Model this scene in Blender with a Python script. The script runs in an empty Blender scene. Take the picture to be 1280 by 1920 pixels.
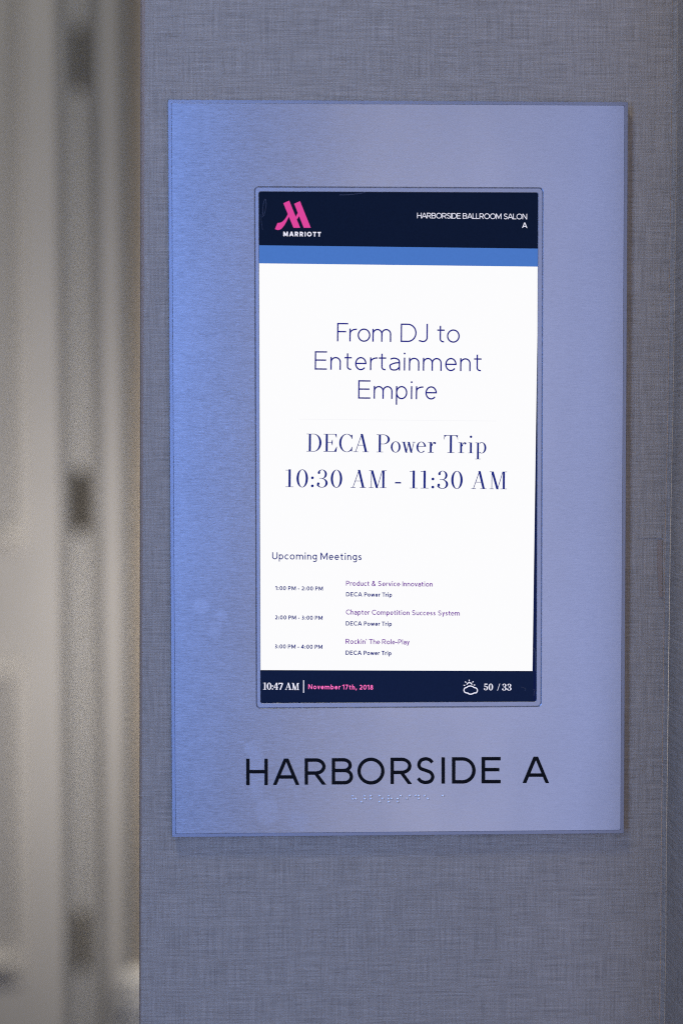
import bpy, bmesh, math, random
from mathutils import Vector, Matrix, Euler

S = bpy.context.scene
COL = S.collection
random.seed(4)

# ---------------------------------------------------------------- camera
CAM_LOC = Vector((-0.090850, -1.339784, 0.009244))
CAM_ROT = Euler((1.535397, 0.001463, -0.027348), 'XYZ')
cam_data = bpy.data.cameras.new('camera')
cam = bpy.data.objects.new('camera', cam_data)
COL.objects.link(cam)
cam.location = CAM_LOC
cam.rotation_euler = CAM_ROT
cam_data.sensor_fit = 'VERTICAL'
cam_data.sensor_height = 36.0
cam_data.lens = 50.0
cam_data.clip_start = 0.05
cam_data.clip_end = 60
cam_data.dof.use_dof = True
cam_data.dof.focus_distance = 1.349
cam_data.dof.aperture_fstop = 1.0
S.camera = cam

# ---------------------------------------------------------------- world, lamps, exposure
world = bpy.data.worlds.new('World')
S.world = world
world.use_nodes = True
bg = world.node_tree.nodes['Background']
bg.inputs['Color'].default_value = (0.682, 0.783, 1., 1)
bg.inputs['Strength'].default_value = 0.048

def lamp(name, kind, loc, target, energy, color, **kw):
    d = bpy.data.lights.new(name, kind)
    d.energy = energy
    d.color = color
    for k, v in kw.items():
        setattr(d, k, v)
    o = bpy.data.objects.new(name, d)
    COL.objects.link(o)
    o.location = loc
    o.rotation_euler = (Vector(target) - Vector(loc)).to_track_quat('-Z', 'Y').to_euler()
    return o

# blue stage light spilling in from the left of the corridor
lamp('blue_light', 'AREA', (-0.66, -1.15, 0.14), (-0.12, 0, 0.05), 2.318, (0.183, 0.378, 1.),
     shape='RECTANGLE', size=0.34, size_y=2.2, spread=math.radians(70))
# added lavender fill at the right, tints the metal's reflection and the wall
lamp('lavender_fill', 'AREA', (1.00, -2.5, -0.1), (0.05, 0, 0.0), 10.0, (0.40, 0.51, 1.0),
     shape='RECTANGLE', size=1.0, size_y=3.4)
# neutral ceiling light of the corridor
lamp('ceiling_light', 'AREA', (-0.75, -1.15, 2.20), (-0.02, 0, -0.2), 8.2, (0.97, 0.96, 0.80),
     shape='RECTANGLE', size=0.32, size_y=0.32)
# soft room light behind the photographer
lamp('room_light', 'AREA', (0.24, -2.7, -0.25), (0.0, 0, -0.1), 7.6, (0.87, 0.82, 0.95),
     shape='RECTANGLE', size=0.5, size_y=3.6)
# lamp of the recess that holds the door
lamp('recess_lamp', 'POINT', (-0.16, 0.78, -0.30), (-0.06, 1.5, -0.18), 21.0, (1.0, 0.92, 0.83), shadow_soft_size=0.02)
# downlight close to the door's face
lamp('door_downlight', 'SPOT', (-0.74, 1.37, 2.60), (-0.72, 1.44, -0.60), 175.0, (1.0, 0.95, 0.88),
     spot_size=math.radians(34), spot_blend=1.0, shadow_soft_size=0.01)

S.view_settings.view_transform = 'Standard'
S.view_settings.look = 'None'
S.view_settings.exposure = 0
S.view_settings.gamma = 1
S.view_settings.use_curve_mapping = False
S.cycles.use_denoising = False
S.cycles.use_adaptive_sampling = False
S.cycles.max_bounces = 6
S.cycles.filter_width = 1.1

# ---------------------------------------------------------------- survey of the photograph
FPX = 50 / 36 * 1920
ROT = CAM_ROT.to_matrix()

def at(px, py, y=0.0):
    """point of the plane at depth y that the survey reading (px, py) stands for"""
    d = ROT @ Vector(((px - 640) / FPX, -(py - 960) / FPX, -1.0))
    return CAM_LOC + d * ((y - CAM_LOC.y) / d.y)

# ---------------------------------------------------------------- helpers
def srgb(r, g, b):
    f = lambda c: (c / 255 / 12.92) if c <= 10.3 else ((c / 255 + 0.055) / 1.055) ** 2.4
    return (f(r), f(g), f(b), 1)

def link(name, bm, mat, parent=None, smooth=False):
    me = bpy.data.meshes.new(name)
    bm.normal_update()
    bm.to_mesh(me)
    bm.free()
    o = bpy.data.objects.new(name, me)
    COL.objects.link(o)
    if mat:
        me.materials.append(mat)
    if smooth:
        for p in me.polygons:
            p.use_smooth = True
    if parent:
        o.parent = parent
        o.matrix_parent_inverse = Matrix.Identity(4)
        o.location = (0, 0, 0)
        if parent.type == 'EMPTY':
            me.transform(Matrix.Translation(-parent.location))
        elif parent.parent is not None:
            me.transform(Matrix.Translation(-parent.parent.location))
    return o

def box(bm, x0, x1, y0, y1, z0, z1):
    vs = [bm.verts.new((x, y, z)) for x in (x0, x1) for y in (y0, y1) for z in (z0, z1)]
    for q in ((0, 1, 3, 2), (4, 6, 7, 5), (0, 4, 5, 1), (2, 3, 7, 6), (0, 2, 6, 4), (1, 5, 7, 3)):
        bm.faces.new([vs[i] for i in q])
    return vs

def rounded_rect(x0, x1, z0, z1, r, n=6):
    pts = []
    for cx, cz, a in ((x1 - r, z1 - r, 0), (x0 + r, z1 - r, 90), (x0 + r, z0 + r, 180), (x1 - r, z0 + r, 270)):
        for i in range(n + 1):
            t = math.radians(a + 90 * i / n)
            pts.append((cx + r * math.cos(t), cz + r * math.sin(t)))
    return pts

def loops(bm, rings, closed_front=False, closed_back=False):
    """bridge a list of (points, y) rings of equal count; +fan caps"""
    vr = [[bm.verts.new((x, y, z)) for x, z in pts] for pts, y in rings]
    n = len(vr[0])
    for a, b in zip(vr, vr[1:]):
        for i in range(n):
            bm.faces.new((a[i], a[(i + 1) % n], b[(i + 1) % n], b[i]))
    if closed_front:
        bm.faces.new(vr[-1])
    if closed_back:
        bm.faces.new(vr[0][::-1])
    bmesh.ops.recalc_face_normals(bm, faces=bm.faces)
    return vr

# ---------------------------------------------------------------- materials
def newmat(name):
    m = bpy.data.materials.new(name)
    m.use_nodes = True
    nt = m.node_tree
    return m, nt, nt.nodes['Principled BSDF']

def noise(nt, coord, scale, detail=2, rough=0.5, mscale=(1, 1, 1), loc=(0, 0, 0)):
    mp = nt.nodes.new('ShaderNodeMapping')
    mp.inputs['Scale'].default_value = mscale
    mp.inputs['Location'].default_value = loc
    nt.links.new(coord, mp.inputs['Vector'])
    n = nt.nodes.new('ShaderNodeTexNoise')
    n.inputs['Scale'].default_value = scale
    n.inputs['Detail'].default_value = detail
    n.inputs['Roughness'].default_value = rough
    nt.links.new(mp.outputs['Vector'], n.inputs['Vector'])
    return n.outputs['Fac']

def remap(nt, v, a, b, c, d, clamp=True):
    n = nt.nodes.new('ShaderNodeMapRange')
    n.clamp = clamp
    for k, x in zip(('From Min', 'From Max', 'To Min', 'To Max'), (a, b, c, d)):
        n.inputs[k].default_value = x
    nt.links.new(v, n.inputs['Value'])
    return n.outputs['Result']

def math_(nt, op, a, b):
    n = nt.nodes.new('ShaderNodeMath')
    n.operation = op
    for i, v in enumerate((a, b)):
        if isinstance(v, (int, float)):
            n.inputs[i].default_value = v
        else:
            nt.links.new(v, n.inputs[i])
    return n.outputs[0]

def mixcol(nt, f, a, b):
    n = nt.nodes.new('ShaderNodeMix')
    n.data_type = 'RGBA'
    ins = [i for i in n.inputs if i.type == 'RGBA']
    fac = n.inputs[0]
    nt.links.new(f, fac)
    for s, v in zip(ins, (a, b)):
        if isinstance(v, tuple):
            s.default_value = v
        else:
            nt.links.new(v, s)
    return [o for o in n.outputs if o.type == 'RGBA'][0]

def bump(nt, bsdf, h, strength, dist):
    b = nt.nodes.new('ShaderNodeBump')
    b.inputs['Strength'].default_value = strength
    b.inputs['Distance'].default_value = dist
    nt.links.new(h, b.inputs['Height'])
    nt.links.new(b.outputs['Normal'], bsdf.inputs['Normal'])

def linen(name, across):
    """woven wallcovering: threads run along z and along the given axis (0 = x, 1 = y)"""
    m, nt, b = newmat(name)
    co = nt.nodes.new('ShaderNodeTexCoord').outputs['Object']
    def sc(u, w):
        return (u, 1, w) if across == 0 else (1, u, w)
    h1 = noise(nt, co, 1, 1, 0.5, sc(30, 1050))
    h2 = noise(nt, co, 1, 1, 0.5, sc(9, 430), (3, 0, 7))
    v1 = noise(nt, co, 1, 1, 0.5, sc(1050, 30), (9, 0, 2))
    v2 = noise(nt, co, 1, 1, 0.5, sc(400, 8), (1, 0, 5))
    cloud = noise(nt, co, 1, 2, 0.5, sc(14, 30), (4, 4, 4))
    slub = remap(nt, noise(nt, co, 1, 1, 0.5, sc(60, 760), (11, 3, 1)), 0.66, 0.78, 0, 1)
    slub2 = remap(nt, noise(nt, co, 1, 1, 0.5, sc(760, 60), (2, 8, 6)), 0.68, 0.80, 0, 1)
    s = math_(nt, 'ADD', math_(nt, 'MULTIPLY', h1, 0.95), math_(nt, 'MULTIPLY', v1, 0.85))
    s = math_(nt, 'ADD', s, math_(nt, 'MULTIPLY', h2, 0.36))
    s = math_(nt, 'ADD', s, math_(nt, 'MULTIPLY', v2, 0.30))
    s = math_(nt, 'ADD', s, math_(nt, 'MULTIPLY', cloud, 0.10))
    f = remap(nt, s, 0.76, 1.72, 0, 1)
    f = math_(nt, 'SUBTRACT', f, math_(nt, 'MULTIPLY', slub, 0.42))
    f = math_(nt, 'SUBTRACT', f, math_(nt, 'MULTIPLY', slub2, 0.30))
    c = mixcol(nt, f, (0.35, 0.296, 0.240, 1), (0.78, 0.660, 0.528, 1))
    nt.links.new(c, b.inputs['Base Color'])
    b.inputs['Roughness'].default_value = 0.62
    b.inputs['Specular IOR Level'].default_value = 0.3
    bump(nt, b, s, 0.30, 0.0004)
    return m

M_LINEN = linen('linen_wallpaper', 0)
M_LINEN_SIDE = linen('linen_wallpaper_side', 1)

m, nt, b = newmat('paper_edge')
co = nt.nodes.new('ShaderNodeTexCoord').outputs['Object']
n = noise(nt, co, 1, 2, 0.6, (200, 200, 420))
nt.links.new(mixcol(nt, n, (0.46, 0.34, 0.25, 1), (0.62, 0.45, 0.33, 1)), b.inputs['Base Color'])
b.inputs['Roughness'].default_value = 0.6
M_EDGE = m

def brushed(name, col, rough, grain=1.0, along=0):
    m, nt, b = newmat(name)
    co = nt.nodes.new('ShaderNodeTexCoord').outputs['Object']
    u = (170, 90, 1500) if along == 0 else (1500, 90, 170)
    fine = noise(nt, co, 1, 2, 0.6, u)
    mid = noise(nt, co, 1, 1, 0.5, (u[0] * 0.5, 30, u[2] * 0.55), (3, 1, 2))
    g = math_(nt, 'ADD', math_(nt, 'MULTIPLY', fine, 0.7), math_(nt, 'MULTIPLY', mid, 0.35))
    dark = tuple(c * (1 - 0.20 * grain) for c in col) + (1,)
    lite = tuple(min(1, c * (1 + 0.14 * grain)) for c in col) + (1,)
    nt.links.new(mixcol(nt, remap(nt, g, 0.30, 0.90, 0, 1), dark, lite), b.inputs['Base Color'])
    # finger marks and wipe streaks change the gloss, not the colour
    blot = noise(nt, co, 1, 2, 0.5, (14, 1, 8), (5, 0, 3))
    r = math_(nt, 'ADD', remap(nt, g, 0.3, 0.9, rough - 0.05, rough + 0.05), remap(nt, blot, 0.35, 0.7, -0.01, 0.02))
    nt.links.new(r, b.inputs['Roughness'])
    b.inputs['Metallic'].default_value = 1.0
    bump(nt, b, g, 0.05 * grain, 0.0004)
    return m

M_FACE = brushed('brushed_aluminium', (0.575, 0.60, 0.68), 0.35)
M_TRAY = brushed('satin_aluminium', (0.46, 0.475, 0.55), 0.50, 0.15)
M_TRIM = brushed('anodised_trim', (0.54, 0.56, 0.64), 0.44, 0.2)

def smudged(m, marks):
    """finger marks: soft-edged patches that lift the gloss and tone of the brushed plate"""
    nt = m.node_tree
    b = nt.nodes['Principled BSDF']
    co = nt.nodes.new('ShaderNodeTexCoord').outputs['Object']
    wob = noise(nt, co, 1, 3, 0.6, (90, 1, 90))
    total = None
    for (x, z, rx, rz, k) in marks:
        mp = nt.nodes.new('ShaderNodeMapping')
        mp.vector_type = 'POINT'
        mp.inputs['Scale'].default_value = (1 / rx, 0, 1 / rz)
        mp.inputs['Location'].default_value = (-x / rx, 0, -z / rz)
        nt.links.new(co, mp.inputs['Vector'])
        ln = nt.nodes.new('ShaderNodeVectorMath')
        ln.operation = 'LENGTH'
        nt.links.new(mp.outputs['Vector'], ln.inputs[0])
        d = math_(nt, 'ADD', ln.outputs['Value'], math_(nt, 'MULTIPLY', math_(nt, 'SUBTRACT', wob, 0.5), 0.9))
        msk = remap(nt, d, 0.65, 1.0, k, 0.0)
        total = msk if total is None else math_(nt, 'MAXIMUM', total, msk)
    old = b.inputs['Base Color'].links[0].from_socket
    nt.links.new(mixcol(nt, total, old, (0.86, 0.87, 0.95, 1)), b.inputs['Base Color'])
    oldr = b.inputs['Roughness'].links[0].from_socket
    nt.links.new(math_(nt, 'ADD', oldr, math_(nt, 'MULTIPLY', total, 0.3)), b.inputs['Roughness'])

_marks = []
for px, py, rx, rz, k in ((378, 1137, 19, 16, .11), (415, 1155, 13, 12, .11), (470, 1404, 14, 16, .09), (480, 1450, 18, 70, .10),
                          (500, 1520, 26, 34, .10), (560, 1540, 22, 20, .08), (405, 1180, 16, 20, .07)):
    p_ = at(px, py)
    _marks.append((p_.x, p_.z + 0.346, rx * 0.0005, rz * 0.0005, k))
smudged(M_FACE, _marks)

def plain(name, col, rough, metal=0.0, var=0.08, scale=40, spec=0.5, bmp=0.0):
    m, nt, b = newmat(name)
    co = nt.nodes.new('ShaderNodeTexCoord').outputs['Object']
    n = noise(nt, co, scale, 3, 0.6)
    a = tuple(c * (1 - var) for c in col) + (1,)
    c = tuple(min(1, c * (1 + var)) for c in col) + (1,)
    nt.links.new(mixcol(nt, n, a, c), b.inputs['Base Color'])
    b.inputs['Roughness'].default_value = rough
    b.inputs['Metallic'].default_value = metal
    b.inputs['Specular IOR Level'].default_value = spec
    if bmp:
        bump(nt, b, n, bmp, 0.001)
    return m

M_LETTER = plain('black_lettering', (0.004, 0.005, 0.009), 0.5, 0, 0.2, 300, 0.15)
M_DARK = plain('dark_gap', (0.02, 0.02, 0.03), 0.7)
M_BRAILLE = plain('braille_bead', (1.0, 1.0, 1.0), 0.32, 1.0, 0.02, 500)  # whiter than the plate: the dots' highlights put into the base colour
M_DOOR = plain('door_paint', (0.56, 0.545, 0.52), 0.45, 0, 0.05, 9, 0.4, 0.05)
M_FRAME = plain('frame_paint', (0.455, 0.44, 0.415), 0.45, 0, 0.05, 9, 0.4, 0.05)
M_STOP = plain('door_stop_paint', (0.73, 0.715, 0.685), 0.5, 0, 0.05, 9, 0.4)
M_HINGE = plain('tarnished_brass', (0.10, 0.080, 0.048), 0.45, 0.4, 0.25, 60)
M_TAN = plain('tan_wall_paint', (0.50, 0.43, 0.34), 0.7, 0, 0.06, 30, 0.3, 0.1)
M_RAIL = plain('white_rail_paint', (0.74, 0.73, 0.70), 0.4, 0, 0.04, 20)

def lit(name, rgb, strength=1.0, gloss=True, var=0.0, pixel=False):
    m, nt, b = newmat(name)
    c = srgb(*rgb)
    b.inputs['Base Color'].default_value = (0.004, 0.004, 0.006, 1)
    b.inputs['Roughness'].default_value = 0.35
    b.inputs['Specular IOR Level'].default_value = 0.03 if gloss else 0.0
    if var:
        co = nt.nodes.new('ShaderNodeTexCoord').outputs['Object']
        n = noise(nt, co, 1, 3, 0.7, (520, 520, 520))
        a1 = tuple(x * (1 - var) for x in c[:3]) + (1,)
        a2 = tuple(min(1, x * (1 + var)) for x in c[:3]) + (1,)
        nt.links.new(mixcol(nt, n, a1, a2), b.inputs['Emission Color'])
    else:
        b.inputs['Emission Color'].default_value = c
    b.inputs['Emission Strength'].default_value = strength
    return m

M_LCD_EDGE = lit('glowing_display_edge', (10, 22, 66), var=0.1)  # dark blue given as faint emission, though no picture shows here
M_HEAD = lit('header_navy', (8, 20, 45), var=0.25)
M_FOOT = lit('footer_navy', (13, 26, 59), var=0.2)
M_STRIPE = lit('stripe_blue', (72, 118, 196), var=0.08)
M_PAGE = lit('page_white', (252, 252, 253), gloss=False)
M_INK = lit('ink_navy', (26, 38, 126), gloss=False)
M_INK_THIN = lit('ink_indigo', (30, 32, 132), gloss=False)
M_PURPLE = lit('ink_purple', (116, 50, 160), gloss=False)
M_WHITE = lit('text_white', (238, 238, 255), gloss=False)
M_PINK = lit('logo_pink', (222, 70, 156), gloss=False)
M_PINK2 = lit('date_pink', (250, 112, 190), gloss=False)
M_HAIR = lit('rule_grey', (244, 244, 247), gloss=False)
M_SCRATCH = plain('scratch', (0.09, 0.10, 0.15), 0.6)

# ---------------------------------------------------------------- lettering engine
def catmull(pts, n=10):
    P = [pts[0]] + list(pts) + [pts[-1]]
    out = []
    for i in range(1, len(P) - 2):
        p0, p1, p2, p3 = P[i - 1], P[i], P[i + 1], P[i + 2]
        for k in range(n):
            t = k / n
            out.append(tuple(0.5 * (2 * p1[j] + (p2[j] - p0[j]) * t + (2 * p0[j] - 5 * p1[j] + 4 * p2[j] - p3[j]) * t * t
                                    + (3 * p1[j] - p0[j] - 3 * p2[j] + p3[j]) * t ** 3) for j in (0, 1)))
    out.append(tuple(pts[-1]))
    return out

def arc(cx, cy, rx, ry, a0, a1, n=28):
    return [(cx + rx * math.cos(math.radians(a0 + (a1 - a0) * i / n)),
             cy + ry * math.sin(math.radians(a0 + (a1 - a0) * i / n))) for i in range(n + 1)]

def strip(a, b):
    return [[a[i], a[i + 1], b[i + 1], b[i]] for i in range(len(a) - 1)]

def stroke(pts, w, closed=False):
    """quads of a constant-width pen line"""
    p = []
    for q in pts:
        if not p or math.dist(p[-1], q) > 1e-6:
            p.append(q)
    if closed and math.dist(p[0], p[-1]) < 1e-6:
        p.pop()
    n = len(p)
    L, R_ = [], []
    for i in range(n):
        a = p[i - 1] if (i > 0 or closed) else None
        c = p[(i + 1) % n] if (i < n - 1 or closed) else None
        d1 = d2 = None
        if a:
            l = math.dist(a, p[i]); d1 = ((p[i][0] - a[0]) / l, (p[i][1] - a[1]) / l)
        if c:
            l = math.dist(c, p[i]); d2 = ((c[0] - p[i][0]) / l, (c[1] - p[i][1]) / l)
        d1 = d1 or d2; d2 = d2 or d1
        n1 = (-d1[1], d1[0]); n2 = (-d2[1], d2[0])
        mx, my = n1[0] + n2[0], n1[1] + n2[1]
        ml = math.hypot(mx, my) or 1
        mx, my = mx / ml, my / ml
        k = min(4.0, 1 / max(0.2, mx * n1[0] + my * n1[1])) * w / 2
        L.append((p[i][0] + mx * k, p[i][1] + my * k))
        R_.append((p[i][0] - mx * k, p[i][1] - my * k))
    if closed:
        L.append(L[0]); R_.append(R_[0])
    return strip(L, R_)

def clip(poly, axis, lim, keep_less):
    out = []
    ins = (lambda v: v[axis] <= lim + 1e-9) if keep_less else (lambda v: v[axis] >= lim - 1e-9)
    for i in range(len(poly)):
        a, b_ = poly[i], poly[(i + 1) % len(poly)]
        if ins(a):
            out.append(a)
        if ins(a) != ins(b_):
            t = (lim - a[axis]) / (b_[axis] - a[axis])
            out.append((a[0] + (b_[0] - a[0]) * t, a[1] + (b_[1] - a[1]) * t))
    return out

def banded(quads, y0, y1):
    res = []
    for q in quads:
        q = clip(q, 1, y0, False)
        if len(q) > 2:
            q = clip(q, 1, y1, True)
        if len(q) > 2:
            res.append(q)
    return res

def ext(a, b, k=0.25):
    """the segment a-b made longer at both ends"""
    dx, dy = b[0] - a[0], b[1] - a[1]
    return (a[0] - dx * k, a[1] - dy * k), (b[0] + dx * k, b[1] + dy * k)

def sans(ch, s, X=0.70):
    """glyph of a humanist sans with pen width s: (list of strokes, each a list of polygons), width"""
    h = s / 2
    T, B = 1 - h, h
    G = []
    def L(*pts): G.append(stroke(list(pts), s))
    def LC(pts, lo=None, hi=None, closed=False):
        q = stroke(pts, s, closed)
        if lo is not None:
            q = banded(q, lo, hi)
        G.append(q)
    def V(x, y0=0.0, y1=1.0): L((x, y0), (x, y1))
    def DIAG(a, b, lo=0.0, hi=1.0): G.append(banded(stroke(list(ext(a, b)), s), lo, hi))
    def DOT(cx, cy, r=None):
        r = r or s * 0.68
        c = arc(cx, cy, r, r, 0, 360, 14)[:-1]
        G.append([c])
    o_ = 0.012
    if ch == 'A':
        w = .98; k = s * .56
        DIAG((k, 0), (w / 2 - k * .25, 1)); DIAG((w - k, 0), (w / 2 + k * .25, 1))
        y = .30; L((.24 * w, y), (.76 * w, y))
    elif ch == 'B':
        w = .78; V(h); m_ = .53
        LC([(h, T)] + arc(w * .55, (T + m_) / 2, w * .39 - h, (T - m_) / 2, 90, -90) + [(h, m_)])
        LC([(h, m_ - .0)] + arc(w * .60, (B + m_) / 2, w * .40 - h, (m_ - B) / 2, 90, -90) + [(h, B)])
    elif ch == 'C':
        w = .84; LC(arc(.50, .5, .5 - h, .5 - h + o_, 42, 318))
    elif ch == 'D':
        w = .86; V(h); LC([(h, T)] + arc(w * .45, .5, w * .55 - h, .5 - h, 90, -90) + [(h, B)])
    elif ch == 'E':
        w = .66; V(h); L((h, T), (w, T)); L((h, .52), (w * .93, .52)); L((h, B), (w, B))
    elif ch == 'F':
        w = .60; V(h); L((h, T), (w, T)); L((h, .53), (w * .82, .53))
    elif ch == 'H':
        w = .80; V(h); V(w - h); L((h, .51), (w - h, .51))
    elif ch == 'I':
        w = s; V(h)
    elif ch == 'J':
        w = .50; LC([(w - h, 1), (w - h, .28)] + arc(w - h - .22, .26, .22, .26 - h, 0, -100) + [(.02, .09)])
    elif ch == 'L':
        w = .58; V(h); L((h, B), (w, B))
    elif ch == 'M':
        w = 1.0; V(h); V(w - h); DIAG((h, 1), (w / 2, .18), .1, 1); DIAG((w - h, 1), (w / 2, .18), .1, 1)
    elif ch == 'N':
        w = .84; V(h); V(w - h); DIAG((h * 1.2, 1), (w - h * 1.2, 0))
    elif ch == 'O':
        w = 1.02; LC(arc(w / 2, .5, w / 2 - h, .5 - h + o_, 0, 360, 48), closed=True)
    elif ch == 'P':
        w = .68; V(h); m_ = .44; LC([(h, T)] + arc(w * .52, (T + m_) / 2, w * .48 - h, (T - m_) / 2, 90, -90) + [(h, m_)])
    elif ch == 'R':
        w = .79; V(h); m_ = .44
        LC([(h, T)] + arc(w * .52, (T + m_) / 2, w * .455 - h, (T - m_) / 2, 90, -90) + [(h, m_)])
        G.append(banded(stroke([(w * .50, m_ + .0), ext((w * .50, m_), (w - s * .62, 0))[1]], s), 0, m_))
    elif ch == 'S':
        w = .74
        P = [(.90, .85), (.74, .96), (.49, 1.0), (.22, .94), (.09, .76), (.19, .60), (.50, .51), (.80, .42), (.93, .24), (.80, .06), (.49, 0), (.22, .05), (.05, .17)]
        LC(catmull([(h + x * (w - s), h - o_ + y * (1 - s + 2 * o_)) for x, y in P], 6))
    elif ch == 'T':
        w = .74; V(w / 2); L((0, T), (w, T))
    elif ch == 'U':
        w = .76; LC([(h, 1), (h, .36)] + arc(w / 2, .36, w / 2 - h, .36 - h + o_, 180, 360) + [(w - h, .36), (w - h, 1)])
    elif ch == 'a':
        w = .58
        LC([(.06, X - .10)] + catmull([(.10, X - .07), (.28, X - h), (w - h - .05, X - .12), (w - h, X - .27)], 8) + [(w - h, 0)])
        LC(catmull([(w - h, .42), (.30, .40), (h + .02, .30), (h, .19), (h + .05, .07), (.22, B - o_), (.40, .05), (w - h, .19)], 8))
    elif ch == 'b':
        w = .64; V(h); LC(arc(w / 2, X / 2, w / 2 - h, X / 2 - h + o_, 0, 360, 36), closed=True)
    elif ch == 'c':
        w = .55; LC(arc(.33, X / 2, .33 - h, X / 2 - h + o_, 48, 312))
    elif ch == 'd':
        w = .64; V(w - h, 0, 1.03); LC(arc(w / 2, X / 2, w / 2 - h, X / 2 - h + o_, 0, 360, 36), closed=True)
    elif ch == 'e':
        w = .62; LC([(h, X / 2 + .01), (w - h, X / 2 + .01)] + arc(w / 2, X / 2, w / 2 - h, X / 2 - h + o_, 2, 320, 36))
    elif ch == 'g':
        w = .62; LC(arc(w / 2, X / 2 + .02, w / 2 - h, X / 2 - h, 0, 360, 36), closed=True)
        LC([(w - h, X), (w - h, -.08)] + arc(w / 2 - .01, -.08, w / 2 - h + .01, .18, 0, -140))
    elif ch == 'h':
        w = .58; V(h, 0, 1.03); LC([(h, .36)] + arc(w / 2, X - .29, w / 2 - h, .29 - h, 170, 0) + [(w - h, 0)])
    elif ch == 'i':
        w = s * 1.3; V(w / 2, 0, X); DOT(w / 2, X + .22)
    elif ch == 'k':
        w = .55; V(h, 0, 1.03); DIAG((h, .26), (w - s * .7, X), 0, X); DIAG((.20, .38), (w - s * .6, 0), 0, .42)
    elif ch == 'l':
        w = s; V(h, 0, 1.03)
    elif ch == 'm':
        w = 1.02; V(h, 0, X); a = w / 2
        for x0, x1 in ((h, a), (a, w - h)):
            LC([(x0, .34)] + arc((x0 + x1) / 2, X - .28, (x1 - x0) / 2, .28 - h, 168, 0) + [(x1, 0)])
    elif ch == 'n':
        w = .57; V(h, 0, X); LC([(h, .34)] + arc(w / 2, X - .28, w / 2 - h, .28 - h, 168, 0) + [(w - h, 0)])
    elif ch == 'o':
        w = .69; LC(arc(w / 2, X / 2, w / 2 - h, X / 2 - h + o_, 0, 360, 40), closed=True)
    elif ch == 'p':
        w = .62; V(h, -.31, X); LC(arc(w / 2, X / 2, w / 2 - h, X / 2 - h + o_, 0, 360, 36), closed=True)
    elif ch == 'r':
        w = .34; V(h, 0, X); LC([(h, .36)] + arc(.36, X - .27, .36 - h, .27 - h, 165, 82))
    elif ch == 's':
        w = .48
        P = [(.90, .88), (.72, .97), (.46, 1.0), (.18, .92), (.08, .75), (.22, .59), (.50, .51), (.80, .41), (.92, .24), (.78, .06), (.46, 0), (.2, .04), (.03, .13)]
        LC(catmull([(h + x * (w - s), h + y * (X - s)) for x, y in P], 5))
    elif ch == 't':
        w = .42; LC([(.17, .90), (.17, .20)] + arc(.33, .19, .16, .19 - h, 180, 285)); L((0, X - h), (w * .95, X - h))
    elif ch == 'u':
        w = .57; V(w - h, 0, X); LC([(h, X), (h, .28)] + arc(w / 2, .28, w / 2 - h, .28 - h, 180, 348) + [(w - h, .36)])
    elif ch == 'v':
        w = .60; DIAG((s * .6, X), (w / 2, 0), 0, X); DIAG((w - s * .6, X), (w / 2, 0), 0, X)
    elif ch == 'w':
        w = .92; k = s * .55
        DIAG((k, X), (w * .28, 0), 0, X); DIAG((w / 2, X), (w * .28, 0), 0, X)
        DIAG((w / 2, X), (w * .72, 0), 0, X); DIAG((w - k, X), (w * .72, 0), 0, X)
    elif ch == 'y':
        w = .58; DIAG((s * .6, X), (w / 2 + .02, .02), 0, X); DIAG((w - s * .6, X), (w * .24, -.30), -.30, X)
    elif ch == '0':
        w = .68; LC(arc(w / 2, .5, w / 2 - h, .5 - h + o_, 0, 360, 40), closed=True)
    elif ch == '1':
        w = .36; V(w - h); DIAG((0, .76), (w - h, .98), .70, 1)
    elif ch == '2':
        w = .60; LC(arc(.29, .70, .29 - h, .30 - h, 155, 0) + catmull([(.58 - h, .70), (.50, .50), (.30, .30), (.06, B)], 8)); L((h * .5, B), (w, B))
    elif ch == '3':
        w = .58; LC(arc(.27, .745, .26 - h, .255 - h, 140, -90) + arc(.26, .265, .32 - h, .265 - h, 90, -140))
    elif ch == '4':
        w = .68; V(w * .72); DIAG((s * .4, .25), (w * .70, 1.0), .22, 1); L((0, .25), (w, .25))
    elif ch == '7':
        w = .58; L((0, T), (w, T)); DIAG((w - h, T), (.16, 0), 0, T)
    elif ch == '8':
        w = .64; LC(arc(w / 2, .745, .26 - h, .255 - h, 0, 360, 30), closed=True); LC(arc(w / 2, .27, .32 - h, .27 - h, 0, 360, 30), closed=True)
    elif ch == ':':
        w = s * 1.5; DOT(w / 2, s * .75); DOT(w / 2, .58)
    elif ch == '-':
        w = .36; L((0, .36), (w, .36))
    elif ch == ',':
        w = s * 1.4; L((w * .65, s * 1.1), (w * .15, -.16))
    elif ch == "'":
        w = s; L((h, 1.03), (h, .74))
    elif ch == '&':
        w = .78
        LC(catmull([(.76, 0), (.50, .30), (.26, .60), (.20, .78), (.27, .93), (.38, .96), (.50, .90), (.52, .77), (.40, .62), (.18, .47), (.08, .30), (.10, .14), (.24, .04), (.42, .05), (.58, .16), (.68, .34), (.72, .46)], 6))
    else:
        raise ValueError(ch)
    return G, w

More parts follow.
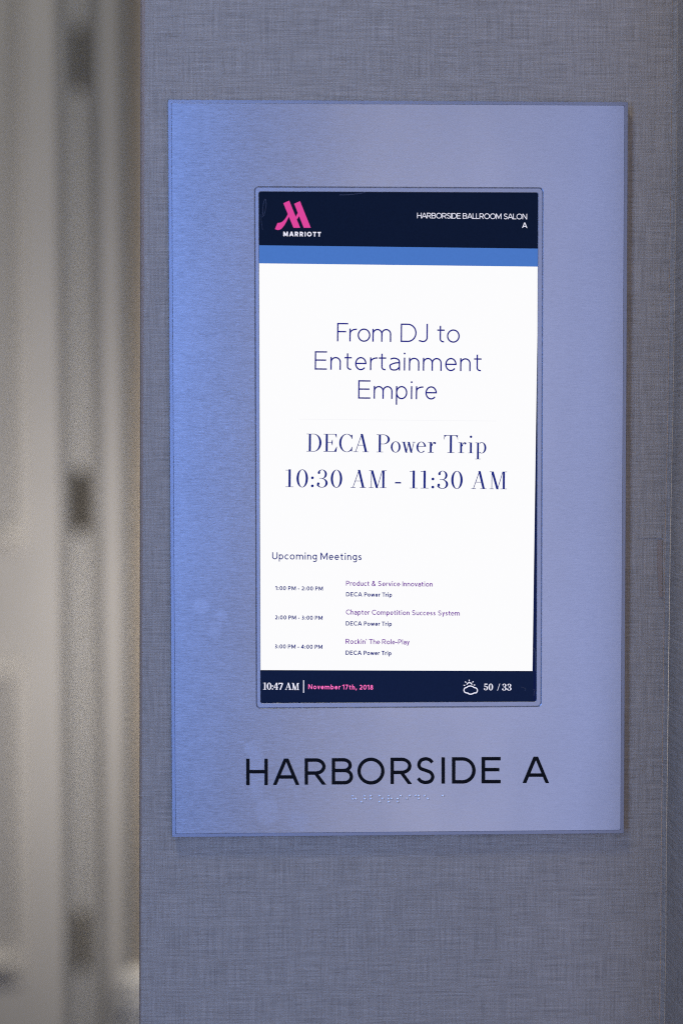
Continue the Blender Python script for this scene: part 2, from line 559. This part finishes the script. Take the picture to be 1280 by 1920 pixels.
def didone(ch, t, q):
    """glyph of a high-contrast serif: thick t, hairline q"""
    G = []
    def R(x0, x1, y0, y1): G.append([[(x0, y0), (x1, y0), (x1, y1), (x0, y1)]])
    def P(*pts): G.append([list(pts)])
    def ring(cx, cy, rx, ry, a0, a1, tx=t, ty=q, n=40):
        G.append(strip(arc(cx, cy, rx, ry, a0, a1, n), arc(cx, cy, rx - tx, ry - ty, a0, a1, n)))
    def ball(cx, cy, r): G.append([arc(cx, cy, r, r, 0, 360, 18)[:-1]])
    def diag(x0, y0, x1, y1, w):   # w = horizontal thickness, centred
        P((x0 - w / 2, y0), (x0 + w / 2, y0), (x1 + w / 2, y1), (x1 - w / 2, y1))
    e = t - .122                    # extra weight
    if ch == 'D':
        w = .83 + e; R(0, .40, 0, q); R(0, .40, 1 - q, 1); R(.12, .12 + t, q, 1 - q); ring(.40, .5, w - .40, .5, -90, 90, t * 1.05)
    elif ch == 'E':
        w = .76 + e; R(.12, .12 + t, q, 1 - q); R(0, w - .03, 0, q); R(0, w - .03, 1 - q, 1); R(.12 + t, .50 + e, .51, .51 + q)
        P((w - .12, 1 - q), (w - .03, 1 - q), (w - .02, .80), (w - .05, .80)); P((w - .16, q), (w - .03, q), (w, .29), (w - .03, .29))
        P((.50 + e - .02, .36), (.50 + e + .01, .36), (.50 + e + .01, .68), (.50 + e - .02, .68), (.44 + e, .53), (.44 + e, .51))
    elif ch == 'C':
        w = .74; ring(.43, .5, .43, .515, 48, 312); P((w - .03, .73), (w, .73), (w, .97), (w - .03, .97), (w - .10, .90))
        P((w - .03, .29), (w, .29), (w - .01, .03), (w - .04, .03), (w - .11, .10))
    elif ch == 'A':
        w = .86 + e; diag(.125, q, .455, 1.0, q * 1.35); diag(.70 + e * .6, q, .455, 1.02, t * 1.08); R(.24, .60, .37, .37 + q); R(0, .26, 0, q); R(.51, w, 0, q)
    elif ch == 'P':
        w = .74 + e; R(0, .37 + e, 0, q); R(0, .38, 1 - q, 1); R(.12, .12 + t, q, 1 - q); R(.12 + t, .38, .45, .45 + q); ring(.38, .725, w - .38, .275, -90, 90)
    elif ch == 'o':
        w = .55; ring(.275, .305, .275, .315, 0, 360, t * .86, q)
    elif ch == 'w':
        w = .78; diag(.12, .60, .275, -.01, t * .9); diag(.40, .60, .275, -.01, q * 1.3); diag(.40, .60, .555, -.01, t * .9); diag(.69, .60, .555, -.01, q * 1.3)
        R(0, .23, .60 - q, .60); R(.31, .46, .60 - q, .60); R(.60, .78, .60 - q, .60)
    elif ch == 'e':
        w = .535; ring(.27, .305, .27, .315, 5, 318, t * .86, q); R(.08, .52, .335, .335 + q)
    elif ch == 'r':
        w = .45; R(0, .32, 0, q); R(.10, .10 + t * .9, q, .60); R(0, .10, .60 - q, .60); ring(.36, .38, .16, .23, 95, 180, q * 1.5, q * 1.5); ball(.385, .545, .062)
    elif ch == 'T':
        w = .79; R(.335, .335 + t, q, 1 - q); R(.2, .59, 0, q); R(0, w, 1 - q, 1)
        P((.02, 1 - q), (.14, 1 - q), (.045, .88), (.02, .75), (0, .75)); P((w - .02, 1 - q), (w - .14, 1 - q), (w - .045, .88), (w - .02, .75), (w, .75))
    elif ch == 'i':
        w = .27; R(.085, .085 + t * .9, q, .60); R(0, .27, 0, q); R(0, .085, .60 - q, .60); ball(.14, .92, .068)
    elif ch == 'p':
        w = .62; R(.10, .10 + t * .9, -.32, .60); R(0, .30, -.34, -.32 + q * .2); R(0, .10, .60 - q, .60); ring(.36, .305, .26, .315, -125, 125, t * .9, q)
    elif ch == '1':
        w = .45 + e * .5; R(0, w, 0, q); R(.165, .165 + t * 1.05, q, 1.01); R(0, .165, .975 - q, .975)
    elif ch == '0':
        w = .655 + e * .5; ring(w / 2, .5, w / 2, .515, 0, 360, t * 1.1, q)
    elif ch == '3':
        w = .62 + e * .5; ball(.12, .83, .072 + e * .3); ring(.30, .755, .275 + e * .5, .26, 150, -90, t, q); ring(.29, .25, w - .29, .265, 90, -160, t * 1.05, q); ball(.085, .21, .075 + e * .3); R(.14, .31, .505, .505 + q)
    elif ch == 'M':
        w = .99 + e; R(.115, .115 + q * 1.3, q, 1 - q); R(0, .25, 0, q); R(0, .20, 1 - q, 1); diag(.165, 1, .46 + e * .4, -.01, t * 1.08); diag(.46 + e * .4, -.01, w - .235 - e * .5, 1, q * 1.3)
        R(w - .235 - e * .6, w - .115, q, 1 - q); R(w - .37 - e * .6, w, 0, q); R(w - .25 - e, w, 1 - q, 1)
    elif ch == '4':
        w = .66; R(.36, .36 + t, q, 1); R(.26, .60, 0, q); R(0, w, .25, .25 + q * 1.2); diag(.035, .26, .40, 1, q * 1.8)
    elif ch == '7':
        w = .60; R(0, w, 1 - t * .8, 1); diag(.22, 0, w - .06, 1 - t * .8, t); R(0, q * 1.3, .74, 1)
    elif ch == '5':
        w = .60; R(.08, .08 + q * 1.4, .48, 1); R(.08, .52, 1 - t * .8, 1); ring(.27, .32, w - .27, .325, 130, -160, t, q); ball(.09, .22, .075 + e * .3)
    elif ch == '/':
        w = .46; diag(.06, -.04, .40, 1.02, .085)
    elif ch == ':':
        w = .16 + e * .6; r = w / 2; ball(r, r, r); ball(r, .54, r)
    elif ch == '-':
        w = .34; R(0, w, .265, .35)
    else:
        raise ValueError(ch)
    return G, w

TILT = math.radians(0.57)           # the picture on the display hangs a little crooked

def layout(text, font, x0, x1, cap, space, kern):
    gl, base = [], 0.0
    for ch in text:
        gl.append(None if ch == ' ' else font(ch))
    # natural width + tracking gaps solved so that the line spans x0..x1
    gaps, fixed, prev = 0, 0.0, None
    for ch, g in zip(text, gl):
        if g is None:
            fixed += space
            continue
        if prev is not None:
            gaps += 1
            fixed += kern.get(prev + ch, 0)
        fixed += g[1]
        prev = ch
    tr = ((x1 - x0) / cap - fixed) / max(1, gaps)
    out, x, prev = [], 0.0, None
    for ch, g in zip(text, gl):
        if g is None:
            x += space
            continue
        if prev is not None:
            x += tr + kern.get(prev + ch, 0)
        out.append((g[0], x))
        x += g[1]
        prev = ch
    return out

KERN = {'AD': 0.02, 'Fr': -.04, 'Po': -.06, 'Tr': -.09, 'Th': -.02, 'ow': -.06, 'we': -.06, 'te': -.03, 'ta': -.03, 'rt': -.05, 'rk': -.02,
        'CA': -.05, 'LL': 0, 'AL': -.05, 'BA': -.03, 'HA': -.05, 'AR': -.05, 'SA': -.05, 'at': -.03, 'ys': -.04, 'Sy': -.04, 'ay': -.05, 'va': -.05, 'vi': -.02, 'ov': -.05, 've': -.05, 'TT': -.02}

def text_line(name, text, font, x0, x1, yb, cap, mat, y, parent, space=0.30, tilt=TILT):
    bm = bmesh.new()
    c, s = math.cos(tilt), math.sin(tilt)
    k = 0
    for strokes, gx in layout(text, font, x0, x1, cap, space, KERN):
        for st in strokes:
            dy = y - 0.000015 * (k % 14)
            k += 1
            for poly in st:
                vs = []
                for u, v in poly:
                    a, b_ = (gx + u) * cap, v * cap
                    px, py = x0 + a * c + b_ * s, yb + a * s - b_ * c
                    vs.append(bm.verts.new(at(px, py, dy)))
                try:
                    bm.faces.new(vs)
                except ValueError:
                    pass
    for f in bm.faces:
        f.normal_update()
        if f.normal.y > 0:
            f.normal_flip()
    return link(name, bm, mat, parent)

def flat(name, pix, y, mat, parent, lift=0.0):
    bm = bmesh.new()
    bm.faces.new([bm.verts.new(at(px, py, y)) for px, py in pix])
    for f in bm.faces:
        f.normal_update()
        if f.normal.y > 0:
            f.normal_flip()
    return link(name, bm, mat, parent)

# ================================================================ SETTING
WALL_Y = 0.011

# main wall: papered face, rounded outer corner at the left, inner corner at the right
bm = bmesh.new()
zt, zb = 1.25, -1.35
def edge_x(z): return -0.2449 + (z + 0.05) * 0.0075
def bead(z): return 0.0017 + 0.0026 * min(1, max(0, (z + 0.50) / 0.9))
def corner_x(z): return 0.2562 + z * 0.0072
N = 26
rows = []
for i in range(N + 1):
    z = zb + (zt - zb) * i / N
    e, d = edge_x(z), bead(z)
    cx = corner_x(z) + 0.0005 * math.sin(z * 9) + 0.0002 * math.sin(z * 23)
    rows.append([bm.verts.new((e - 0.0006, WALL_Y + 0.16, z)), bm.verts.new((e - 0.0003, WALL_Y + 0.0035, z)),
                 bm.verts.new((e + d * 0.35, WALL_Y + 0.0009, z)), bm.verts.new((e + d, WALL_Y, z)),
                 bm.verts.new((cx, WALL_Y, z))])
for a, b_ in zip(rows, rows[1:]):
    for j in range(4):
        f = bm.faces.new((a[j], a[j + 1], b_[j + 1], b_[j]))
        f.material_index = 1 if j in (0, 1, 2) else 0
wall = link('wall', bm, M_LINEN)
wall.data.materials.append(M_EDGE)
wall['kind'] = 'structure'
wall['label'] = 'grey blue woven linen wallpaper on the wall behind the metal sign'

# wallpaper seam near the inner corner: the upper sheet laps over the lower one
bm = bmesh.new()
rag = random.Random(2)
top, bot = [], []
for i in range(15):
    px = 1196 + 44.5 * i / 14
    yb_ = 1009.3 - 0.8 * (i / 14) + rag.uniform(-.35, .35)
    bot.append(bm.verts.new(at(px, yb_, WALL_Y - 0.0004 - 0.0006 * (i / 14))))
    top.append(bm.verts.new(at(px, 985, WALL_Y - 0.0002)))
for i in range(14):
    bm.faces.new((top[i], top[i + 1], bot[i + 1], bot[i]))
lap = link('wallpaper_lap', bm, M_LINEN, wall)
bm = bmesh.new()
L_, R__ = [], []
for i in range(14):
    py = 1012 + 108 * i / 13
    wd = 8.5 * (1 - 0.35 * (i / 13) ** 2)
    L_.append(bm.verts.new(at(1239.5 - wd + rag.uniform(-.5, .5), py, WALL_Y - 0.0004)))
    R__.append(bm.verts.new(at(1240.5, py, WALL_Y - 0.0009)))
for i in range(13):
    bm.faces.new((L_[i], R__[i], R__[i + 1], L_[i + 1]))
link('bare_paper_strip', bm, M_EDGE, wall)

# side wall coming towards the viewer on the right
bm = bmesh.new()
rows = []
for i in range(N + 1):
    z = zb + (zt - zb) * i / N
    cx = corner_x(z) + 0.0005 * math.sin(z * 9) + 0.0002 * math.sin(z * 23)
    rows.append([bm.verts.new((cx, WALL_Y + 0.001, z)), bm.verts.new((cx + 0.0035, WALL_Y - 0.004, z)),
                 bm.verts.new((cx + 0.004, WALL_Y - 0.020, z)), bm.verts.new((cx + 0.0027, -0.15, z))])
for a, b_ in zip(rows, rows[1:]):
    for j in range(3):
        bm.faces.new((a[j], b_[j], b_[j + 1], a[j + 1]))
side = link('side_wall', bm, M_LINEN_SIDE)
side['kind'] = 'structure'
side['label'] = 'grey linen papered side wall meeting the sign wall at the right corner'

# recess behind: tan wall with a white rail, door frame, panelled door
DY = 1.50
def bx(bm, px0, px1, py0, py1, y_front, y_back):
    a, b_ = at(px0, py0, y_front), at(px1, py1, y_front)
    return box(bm, min(a.x, b_.x), max(a.x, b_.x), y_front, y_back, min(a.z, b_.z), max(a.z, b_.z))

bm = bmesh.new()
bx(bm, 248, 520, -500, 2500, DY - 0.015, DY + 0.20)
tan = link('back_wall', bm, M_TAN)
tan['kind'] = 'structure'
tan['label'] = 'tan painted wall beside the blurred door'
bm = bmesh.new()
a, b_ = at(233, 1838, DY - 0.05), at(520, 1858, DY - 0.05)
for (p0, p1, dep) in ((1836, 1851, 0.055), (1851, 1866, 0.020), (1866, 1893, 0.050), (1893, 1990, 0.020)):
    bx(bm, 231, 520, p0 + 0.4, p1 - 0.4, DY - 0.015 - dep, DY - 0.016)
rail = link('chair_rail', bm, M_RAIL, tan)

# ---------------------------------------------------------------- the door
door = bpy.data.objects.new('door', None)
COL.objects.link(door)
door.location = at(20, 2400, DY)
door['label'] = 'blurred pale grey panelled door with three dark hinges left of the sign'
door['category'] = 'door'
door['kind'] = 'thing'

bm = bmesh.new()
bx(bm, -420, 131, -500, 2400, DY, DY + 0.045)
bmesh.ops.bevel(bm, geom=bm.edges[:], offset=0.001, segments=2, affect='EDGES')
link('door_leaf', bm, M_DOOR, door)
# applied mouldings round the door's panels: only their right ends are in the photograph
def moulding(py0, py1):
    bm = bmesh.new()
    prof = ((44, 0.0), (41, 0.016), (31, 0.022), (24, 0.009), (13, 0.004))
    rings = []
    for inset, dep in prof:
        k = (44 - inset)
        a, b_ = at(-380 + k, py0 + k, DY), at(44 - k, py1 - k, DY)
        rings.append(([(a.x, a.z), (b_.x, a.z), (b_.x, b_.z), (a.x, b_.z)], DY - 0.001 - dep))
    loops(bm, rings)
    return link('panel_moulding', bm, M_DOOR, door)
moulding(-420, 1032)
moulding(1240, 1838)
for py0, py1 in ((984, 1020), (1246, 1276), (1794, 1828)):      # added bars, made deep to catch light on top and shade below
    bm = bmesh.new()
    bx(bm, -380, 34, py0, py1, DY - 0.042, DY + 0.002)
    bmesh.ops.bevel(bm, geom=bm.edges[:], offset=0.011, segments=4, affect='EDGES')
    link('added_ledge', bm, M_DOOR, door, smooth=True)
bm = bmesh.new()
bx(bm, 129.5, 173, -500, 2400, DY - 0.0015, DY + 0.075)
link('door_stop', bm, M_STOP, door)
bm = bmesh.new()
bx(bm, 171.5, 247, -500, 2400, DY - 0.004, DY + 0.08)
bmesh.ops.bevel(bm, geom=bm.edges[:], offset=0.0015, segments=2, affect='EDGES')
link('door_frame', bm, M_FRAME, door)

def hinge_mesh():
    bm = bmesh.new()
    r, hh = 0.0085, 0.057
    n = 5
    for i in range(n):                       # knuckles
        z0 = -hh + 2 * hh * i / n + 0.0006
        z1 = -hh + 2 * hh * (i + 1) / n - 0.0006
        a = [bm.verts.new((r * math.cos(t), -r * 0.6 + r * math.sin(t), z0)) for t in [k * math.tau / 16 for k in range(16)]]
        b_ = [bm.verts.new((v.co.x, v.co.y, z1)) for v in a]
        for k in range(16):
            bm.faces.new((a[k], a[(k + 1) % 16], b_[(k + 1) % 16], b_[k]))
        bm.faces.new(a[::-1]); bm.faces.new(b_)
    for s in (-1, 1):                        # finial tips
        a = [bm.verts.new((r * .8 * math.cos(t), -r * 0.6 + r * .8 * math.sin(t), s * hh)) for t in [k * math.tau / 12 for k in range(12)]]
        tip = bm.verts.new((0, -r * 0.6, s * (hh + 0.009)))
        for k in range(12):
            bm.faces.new((a[k], a[(k + 1) % 12], tip))
    box(bm, -0.0115, -0.0087, 0.002, 0.0045, -hh, hh)      # leaves
    box(bm, 0.0087, 0.0115, 0.002, 0.0045, -hh, hh)
    bmesh.ops.recalc_face_normals(bm, faces=bm.faces)
    return bm

first = None
for px, py in ((153.5, 112), (152.5, 941), (151.5, 1760)):
    p = at(px, py, DY)
    if first is None:
        me = bpy.data.meshes.new('hinge')
        bmh = hinge_mesh(); bmh.normal_update(); bmh.to_mesh(me); bmh.free()
        me.materials.append(M_HINGE)
        h = first = bpy.data.objects.new('hinge', me)
    else:
        h = first.copy()
    COL.objects.link(h)
    h.parent = door
    h.location = p + Vector((0, -0.0052, 0)) - door.location

# ================================================================ THE SIGN
sign = bpy.data.objects.new('digital_sign', None)
COL.objects.link(sign)
sign.location = (0, WALL_Y, -0.346)
sign['label'] = 'brushed aluminium meeting room sign with a lit portrait screen on the papered wall'
sign['category'] = 'sign'

W2, H2 = 0.2152, 0.3465
bm = bmesh.new()
def rr(dx, r): return rounded_rect(-W2 + dx, W2 - dx, -H2 + dx, H2 - dx, r, 4)
loops(bm, [(rr(0.0012, 0.0010), WALL_Y + 0.0005), (rr(0.0, 0.0010), 0.0011), (rr(0.0003, 0.0010), 0.0007), (rr(0.0034, 0.0008), 0.0006),
           (rr(0.0036, 0.0008), 0.00115), (rr(0.0065, 0.0008), 0.00115), (rr(0.0070, 0.0008), 0.0060)], closed_front=True)
link('back_tray', bm, M_TRAY, sign)

# face plate with a rounded opening
trim = (-0.1346, 0.1350, -0.2236, 0.2657)      # outer edge of the display trim
bm = bmesh.new()
def fr(dx, r): return rounded_rect(-W2 + dx, W2 - dx, -H2 + dx, H2 - dx, r, 6)
def hole(g, r): return rounded_rect(trim[0] - g, trim[1] + g, trim[2] - g, trim[3] + g, r, 6)
loops(bm, [(fr(0.0033, 0.0016), 0.0019), (fr(0.0033, 0.0016), 0.00045), (fr(0.0037, 0.0016), 0.0),
           (hole(0.0007, 0.0040), 0.0), (hole(0.0002, 0.0038), 0.0003), (hole(0.0002, 0.0038), 0.0009), (hole(-0.002, 0.0038), 0.0009)])
link('face_plate', bm, M_FACE, sign)

# display trim
win = (-0.1309, 0.1306, -0.2190, 0.2614)
bm = bmesh.new()
def tr_(g, r): return rounded_rect(trim[0] + g, trim[1] - g, trim[2] + g, trim[3] - g, r, 6)
def wi(g, r): return rounded_rect(win[0] - g, win[1] + g, win[2] - g, win[3] + g, r, 6)
loops(bm, [(tr_(0.0, 0.0034), 0.0012), (tr_(0.0, 0.0034), 0.0008), (tr_(0.0005, 0.0032), 0.0003),
           (wi(0.0004, 0.0019), 0.0003), (wi(0.0, 0.0017), 0.0006), (wi(0.0, 0.0017), 0.0024)])
link('display_trim', bm, M_TRIM, sign)

# display: edge with a faint blue glow put into it, then the lit picture on it
LY = 0.0020
bm = bmesh.new()
box(bm, win[0] - 0.002, win[1] + 0.002, LY + 0.0002, LY + 0.004, win[2] - 0.002, win[3] + 0.002)
scr = link('screen', bm, M_LCD_EDGE, sign)
Y1, Y2 = LY, LY - 0.0003
flat('header_band', [(478, 352), (1016, 352), (1016, 466.3), (478, 459.8)], Y1, M_HEAD, scr)
flat('stripe_band', [(478, 459.8), (1016, 466.3), (1016, 500.1), (478, 493.7)], Y1, M_STRIPE, scr)
flat('page', [(478, 493.7), (1008.4, 500.0), (997.5, 1258.1), (478, 1256.3)], Y1, M_PAGE, scr)
flat('footer_band', [(478, 1256.3), (999.3, 1258.1), (999.3, 1330), (478, 1330)], Y1, M_FOOT, scr)

light = lambda ch: sans(ch, 0.076)
reg = lambda ch: sans(ch, 0.135)
med = lambda ch: sans(ch, 0.19)
bold = lambda ch: sans(ch, 0.180)
heavy = lambda ch: sans(ch, 0.235)
bodoni = lambda ch: didone(ch, 0.122, 0.030)
bodoni_bold = lambda ch: didone(ch, 0.185, 0.060)

def TL(text, font, x0, x1, yb, cap, mat, space=0.30):
    o = text_line('text_line', text, font, x0, x1, yb, cap, mat, Y2, scr, space)
    return o
TL('HARBORSIDE BALLROOM SALON', lambda c: sans(c, 0.115), 781.5, 987.3, 409.2, 10.3, M_WHITE, 0.34)
TL('A', lambda c: sans(c, 0.15), 978.0, 987.3, 427.3, 10.0, M_WHITE)
TL('From DJ to', light, 631.5, 861.2, 640.1, 34.7, M_INK_THIN, 0.40)
TL('Entertainment', light, 589.8, 902.6, 693.1, 34.7, M_INK_THIN)
TL('Empire', light, 671.0, 818.4, 747.5, 34.7, M_INK_THIN)
TL('DECA Power Trip', bodoni, 574.7, 911.0, 846.6, 33.4, M_INK, 0.32)
TL('10:30 AM - 11:30 AM', bodoni, 535.2, 949.5, 913.2, 33.0, M_INK, 0.32)
TL('Upcoming Meetings', reg, 510.2, 677.8, 1048.6, 13.3, M_INK, 0.32)
for t_, x0, x1, y_ in (('1:00 PM - 2:00 PM', 516.5, 605.2, 1106.5), ('2:00 PM - 3:00 PM', 515.7, 604.6, 1161.4), ('3:00 PM - 4:00 PM', 515.1, 604.2, 1215.8)):
    TL(t_, med, x0, x1, y_, 7.7, M_INK, 0.34)
for t_, x0, x1, y_ in (('Product & Service Innovation', 648.5, 810.6, 1098.2), ('Chapter Competition Success System', 648.3, 861.3, 1152.2), ("Rockin' The Role-Play", 647.6, 767.5, 1207.1)):
    TL(t_, lambda c: sans(c, 0.15), x0, x1, y_, 9.3, M_PURPLE, 0.34)
for x0, x1, y_ in ((648.5, 734.5, 1118.2), (648.1, 734.0, 1172.8), (647.6, 733.4, 1227.7)):
    TL('DECA Power Trip', lambda c: sans(c, 0.185), x0, x1, y_, 8.0, M_INK, 0.32)
TL('MARRIOTT', heavy, 531.1, 601.5, 442.9, 8.7, M_WHITE)
TL('10:47 AM', bodoni_bold, 493.2, 560.8, 1293.0, 13.0, M_WHITE, 0.28)
TL('November 17th, 2018', bold, 577.8, 699.3, 1292.0, 9.0, M_PINK2, 0.30)
TL('50', bodoni_bold, 906.5, 923.6, 1294.2, 12.4, M_WHITE)
TL('/', bodoni_bold, 931.2, 936.9, 1294.4, 12.4, M_WHITE)
TL('33', bodoni_bold, 940.8, 958.2, 1294.5, 12.4, M_WHITE)
flat('divider', [(568.3, 1275.4), (570.0, 1275.4), (569.9, 1299), (568.2, 1299)], Y2, M_WHITE, scr)
flat('rule_line', [(560, 785.4), (930, 789.0), (930, 790.0), (560, 786.4)], Y2, M_HAIR, scr)

# emblem: two slanting stems, a link between them and a swept tail
def logo_poly(bm, pts, dy):
    f = bm.faces.new([bm.verts.new(at(500 + x / 10.667, 365 + y / 10.667, Y2 - dy)) for x, y in pts])
    f.normal_update()
    if f.normal.y > 0:
        f.normal_flip()
bm = bmesh.new()
logo_poly(bm, [(333, 172), (450, 119), (668, 662), (535, 662)], 0)
logo_poly(bm, [(549, 182), (665, 129), (880, 662), (740, 662)], 0.00003)
logo_poly(bm, [(574, 452), (618, 372), (640, 366), (652, 424), (607, 492)], 0.00006)
up = catmull([(425, 378), (390, 450), (340, 515), (285, 555), (215, 568)], 6)
lowr = catmull([(164, 688), (215, 705), (275, 695), (330, 640), (385, 555), (450, 425)], 6)
n_ = min(len(up), len(lowr))
def resample(c, n):
    d = [0]
    for a, b_ in zip(c, c[1:]):
        d.append(d[-1] + math.dist(a, b_))
    out = []
    for i in range(n):
        t = d[-1] * i / (n - 1)
        k = max(j for j in range(len(d)) if d[j] <= t + 1e-9)
        k = min(k, len(c) - 2)
        f = (t - d[k]) / (d[k + 1] - d[k])
        out.append((c[k][0] + (c[k + 1][0] - c[k][0]) * f, c[k][1] + (c[k + 1][1] - c[k][1]) * f))
    return out
ru, rl = resample(up, 22), resample(lowr[::-1], 22)
for q in strip(ru, rl):
    logo_poly(bm, q, 0.00009)
link('emblem', bm, M_PINK, scr)

# weather icon: sun behind a cloud, drawn as outlines
bm = bmesh.new()
def icon(poly_list, dy):
    for q in poly_list:
        f = bm.faces.new([bm.verts.new(at(x, y, Y2 - dy)) for x, y in q])
        f.normal_update()
        if f.normal.y > 0:
            f.normal_flip()
cloud = arc(874.2, 1294.3, 5.0, 5.2, 265, 95, 10) + arc(881.5, 1292.5, 6.6, 6.3, 200, 340, 12)[1:-1]
cl = catmull([(874.5, 1299.3), (871, 1298.0), (869.2, 1294.6), (870.6, 1290.4), (874.6, 1288.8), (877.0, 1286.9), (881.5, 1286.2), (886, 1287.4), (888.0, 1289.1),
              (891.2, 1289.7), (893.9, 1292.2), (894.2, 1296), (892.0, 1299.0), (888.4, 1299.3), (885.8, 1300.6), (881.8, 1301.6), (878.2, 1300.9), (876.6, 1299.5)], 5)
icon(stroke(cl, 2.0, True), 0)
icon(stroke(arc(879.3, 1285.0, 5.0, 5.0, 195, 345, 16), 1.9), 0.00003)
for a_ in (180, 222, 268, 315, 356):
    t = math.radians(a_)
    icon(stroke([(879.3 + 7.9 * math.cos(t), 1285 + 7.7 * math.sin(t)), (879.3 + 10.8 * math.cos(t), 1285 + 10.6 * math.sin(t))], 1.8), 0.00005)
link('weather_icon', bm, M_WHITE, scr)

# scuffs on the display glass
def scuff(pts, w):
    bm = bmesh.new()
    for q in stroke(catmull(pts, 6), w):
        f = bm.faces.new([bm.verts.new(at(x, y, Y2 - 0.0002)) for x, y in q])
        f.normal_update()
        if f.normal.y > 0:
            f.normal_flip()
    return link('scratch', bm, M_SCRATCH, scr)
scuff([(493, 407), (492.5, 392), (495.5, 375.5), (498, 374), (499, 384), (496.5, 398), (494.5, 405)], 0.8)
scuff([(489.5, 402), (490.2, 418), (492.5, 431)], 0.6)
scuff([(636, 365.4), (655, 365), (670, 363.2), (684, 361.4)], 1.1)
scuff([(1001.0, 1215), (1002.6, 1224), (1003.4, 1238), (1003.2, 1258)], 1.2)
scuff([(976, 1288), (981, 1289.5), (985, 1292), (983, 1295)], 0.8)
scuff([(999, 1293), (1002, 1294), (1000.5, 1298), (1000, 1305)], 1.0)

# ---------------------------------------------------------------- raised room name
def raised(ch, x0, x1, yb, cap, pen=0.122):
    G, w = sans(ch, pen)
    bm = bmesh.new()
    sx = (x1 - x0) / w
    for k, st in enumerate(G):
        yf = -0.0009 - 0.00002 * k
        for poly in st:
            fr_ = [bm.verts.new(at(x0 + u * sx, yb - v * cap, yf)) for u, v in poly]
            bk = [bm.verts.new((v.co.x, 0.0002, v.co.z)) for v in fr_]
            n = len(fr_)
            bm.faces.new(fr_)
            for i in range(n):
                bm.faces.new((fr_[i], bk[i], bk[(i + 1) % n], fr_[(i + 1) % n]))
    bmesh.ops.remove_doubles(bm, verts=bm.verts, dist=1e-7)
    bmesh.ops.recalc_face_normals(bm, faces=bm.faces)
    return link('letter', bm, M_LETTER, sign)
for ch, x0, x1 in (('H', 461.7, 502), ('A', 511.7, 561.2), ('R', 571.2, 611.2), ('B', 622, 661.7), ('O', 670, 720.5), ('R', 732, 772),
                   ('S', 779.2, 816.2), ('I', 827.5, 833.7), ('D', 847, 891.2), ('E', 902.5, 938), ('A', 979.3, 1028.8)):
    yb = 1472.2 - (x0 - 461) * (4.2 / 560)
    raised(ch, x0, x1, yb, 49.0)

# ---------------------------------------------------------------- braille under the name
CELLS = [(0, '125'), (1, '345'), (2, '12'), (3, '135'), (4, '1235'), (5, '234'), (6, '24'), (7, '145'), (8, '15'), (10, '1')]
for idx, dots in CELLS:
    bm = bmesh.new()
    for d in dots:
        d = int(d) - 1
        px = 661.8 + idx * 16.86 + (5.6 if d > 2 else 0)
        py = 1492.5 + (d % 3) * 5.55 - idx * 0.06
        c = at(px, py, 0.0)
        mtx = Matrix.Translation((c.x, 0.0001, c.z)) @ Matrix.Diagonal((0.00125, 0.00032, 0.00125, 1))
        bmesh.ops.create_uvsphere(bm, u_segments=14, v_segments=10, radius=1.0, matrix=mtx)
    link('braille_cell', bm, M_BRAILLE, sign, smooth=True)

print('objects', len(bpy.data.objects))
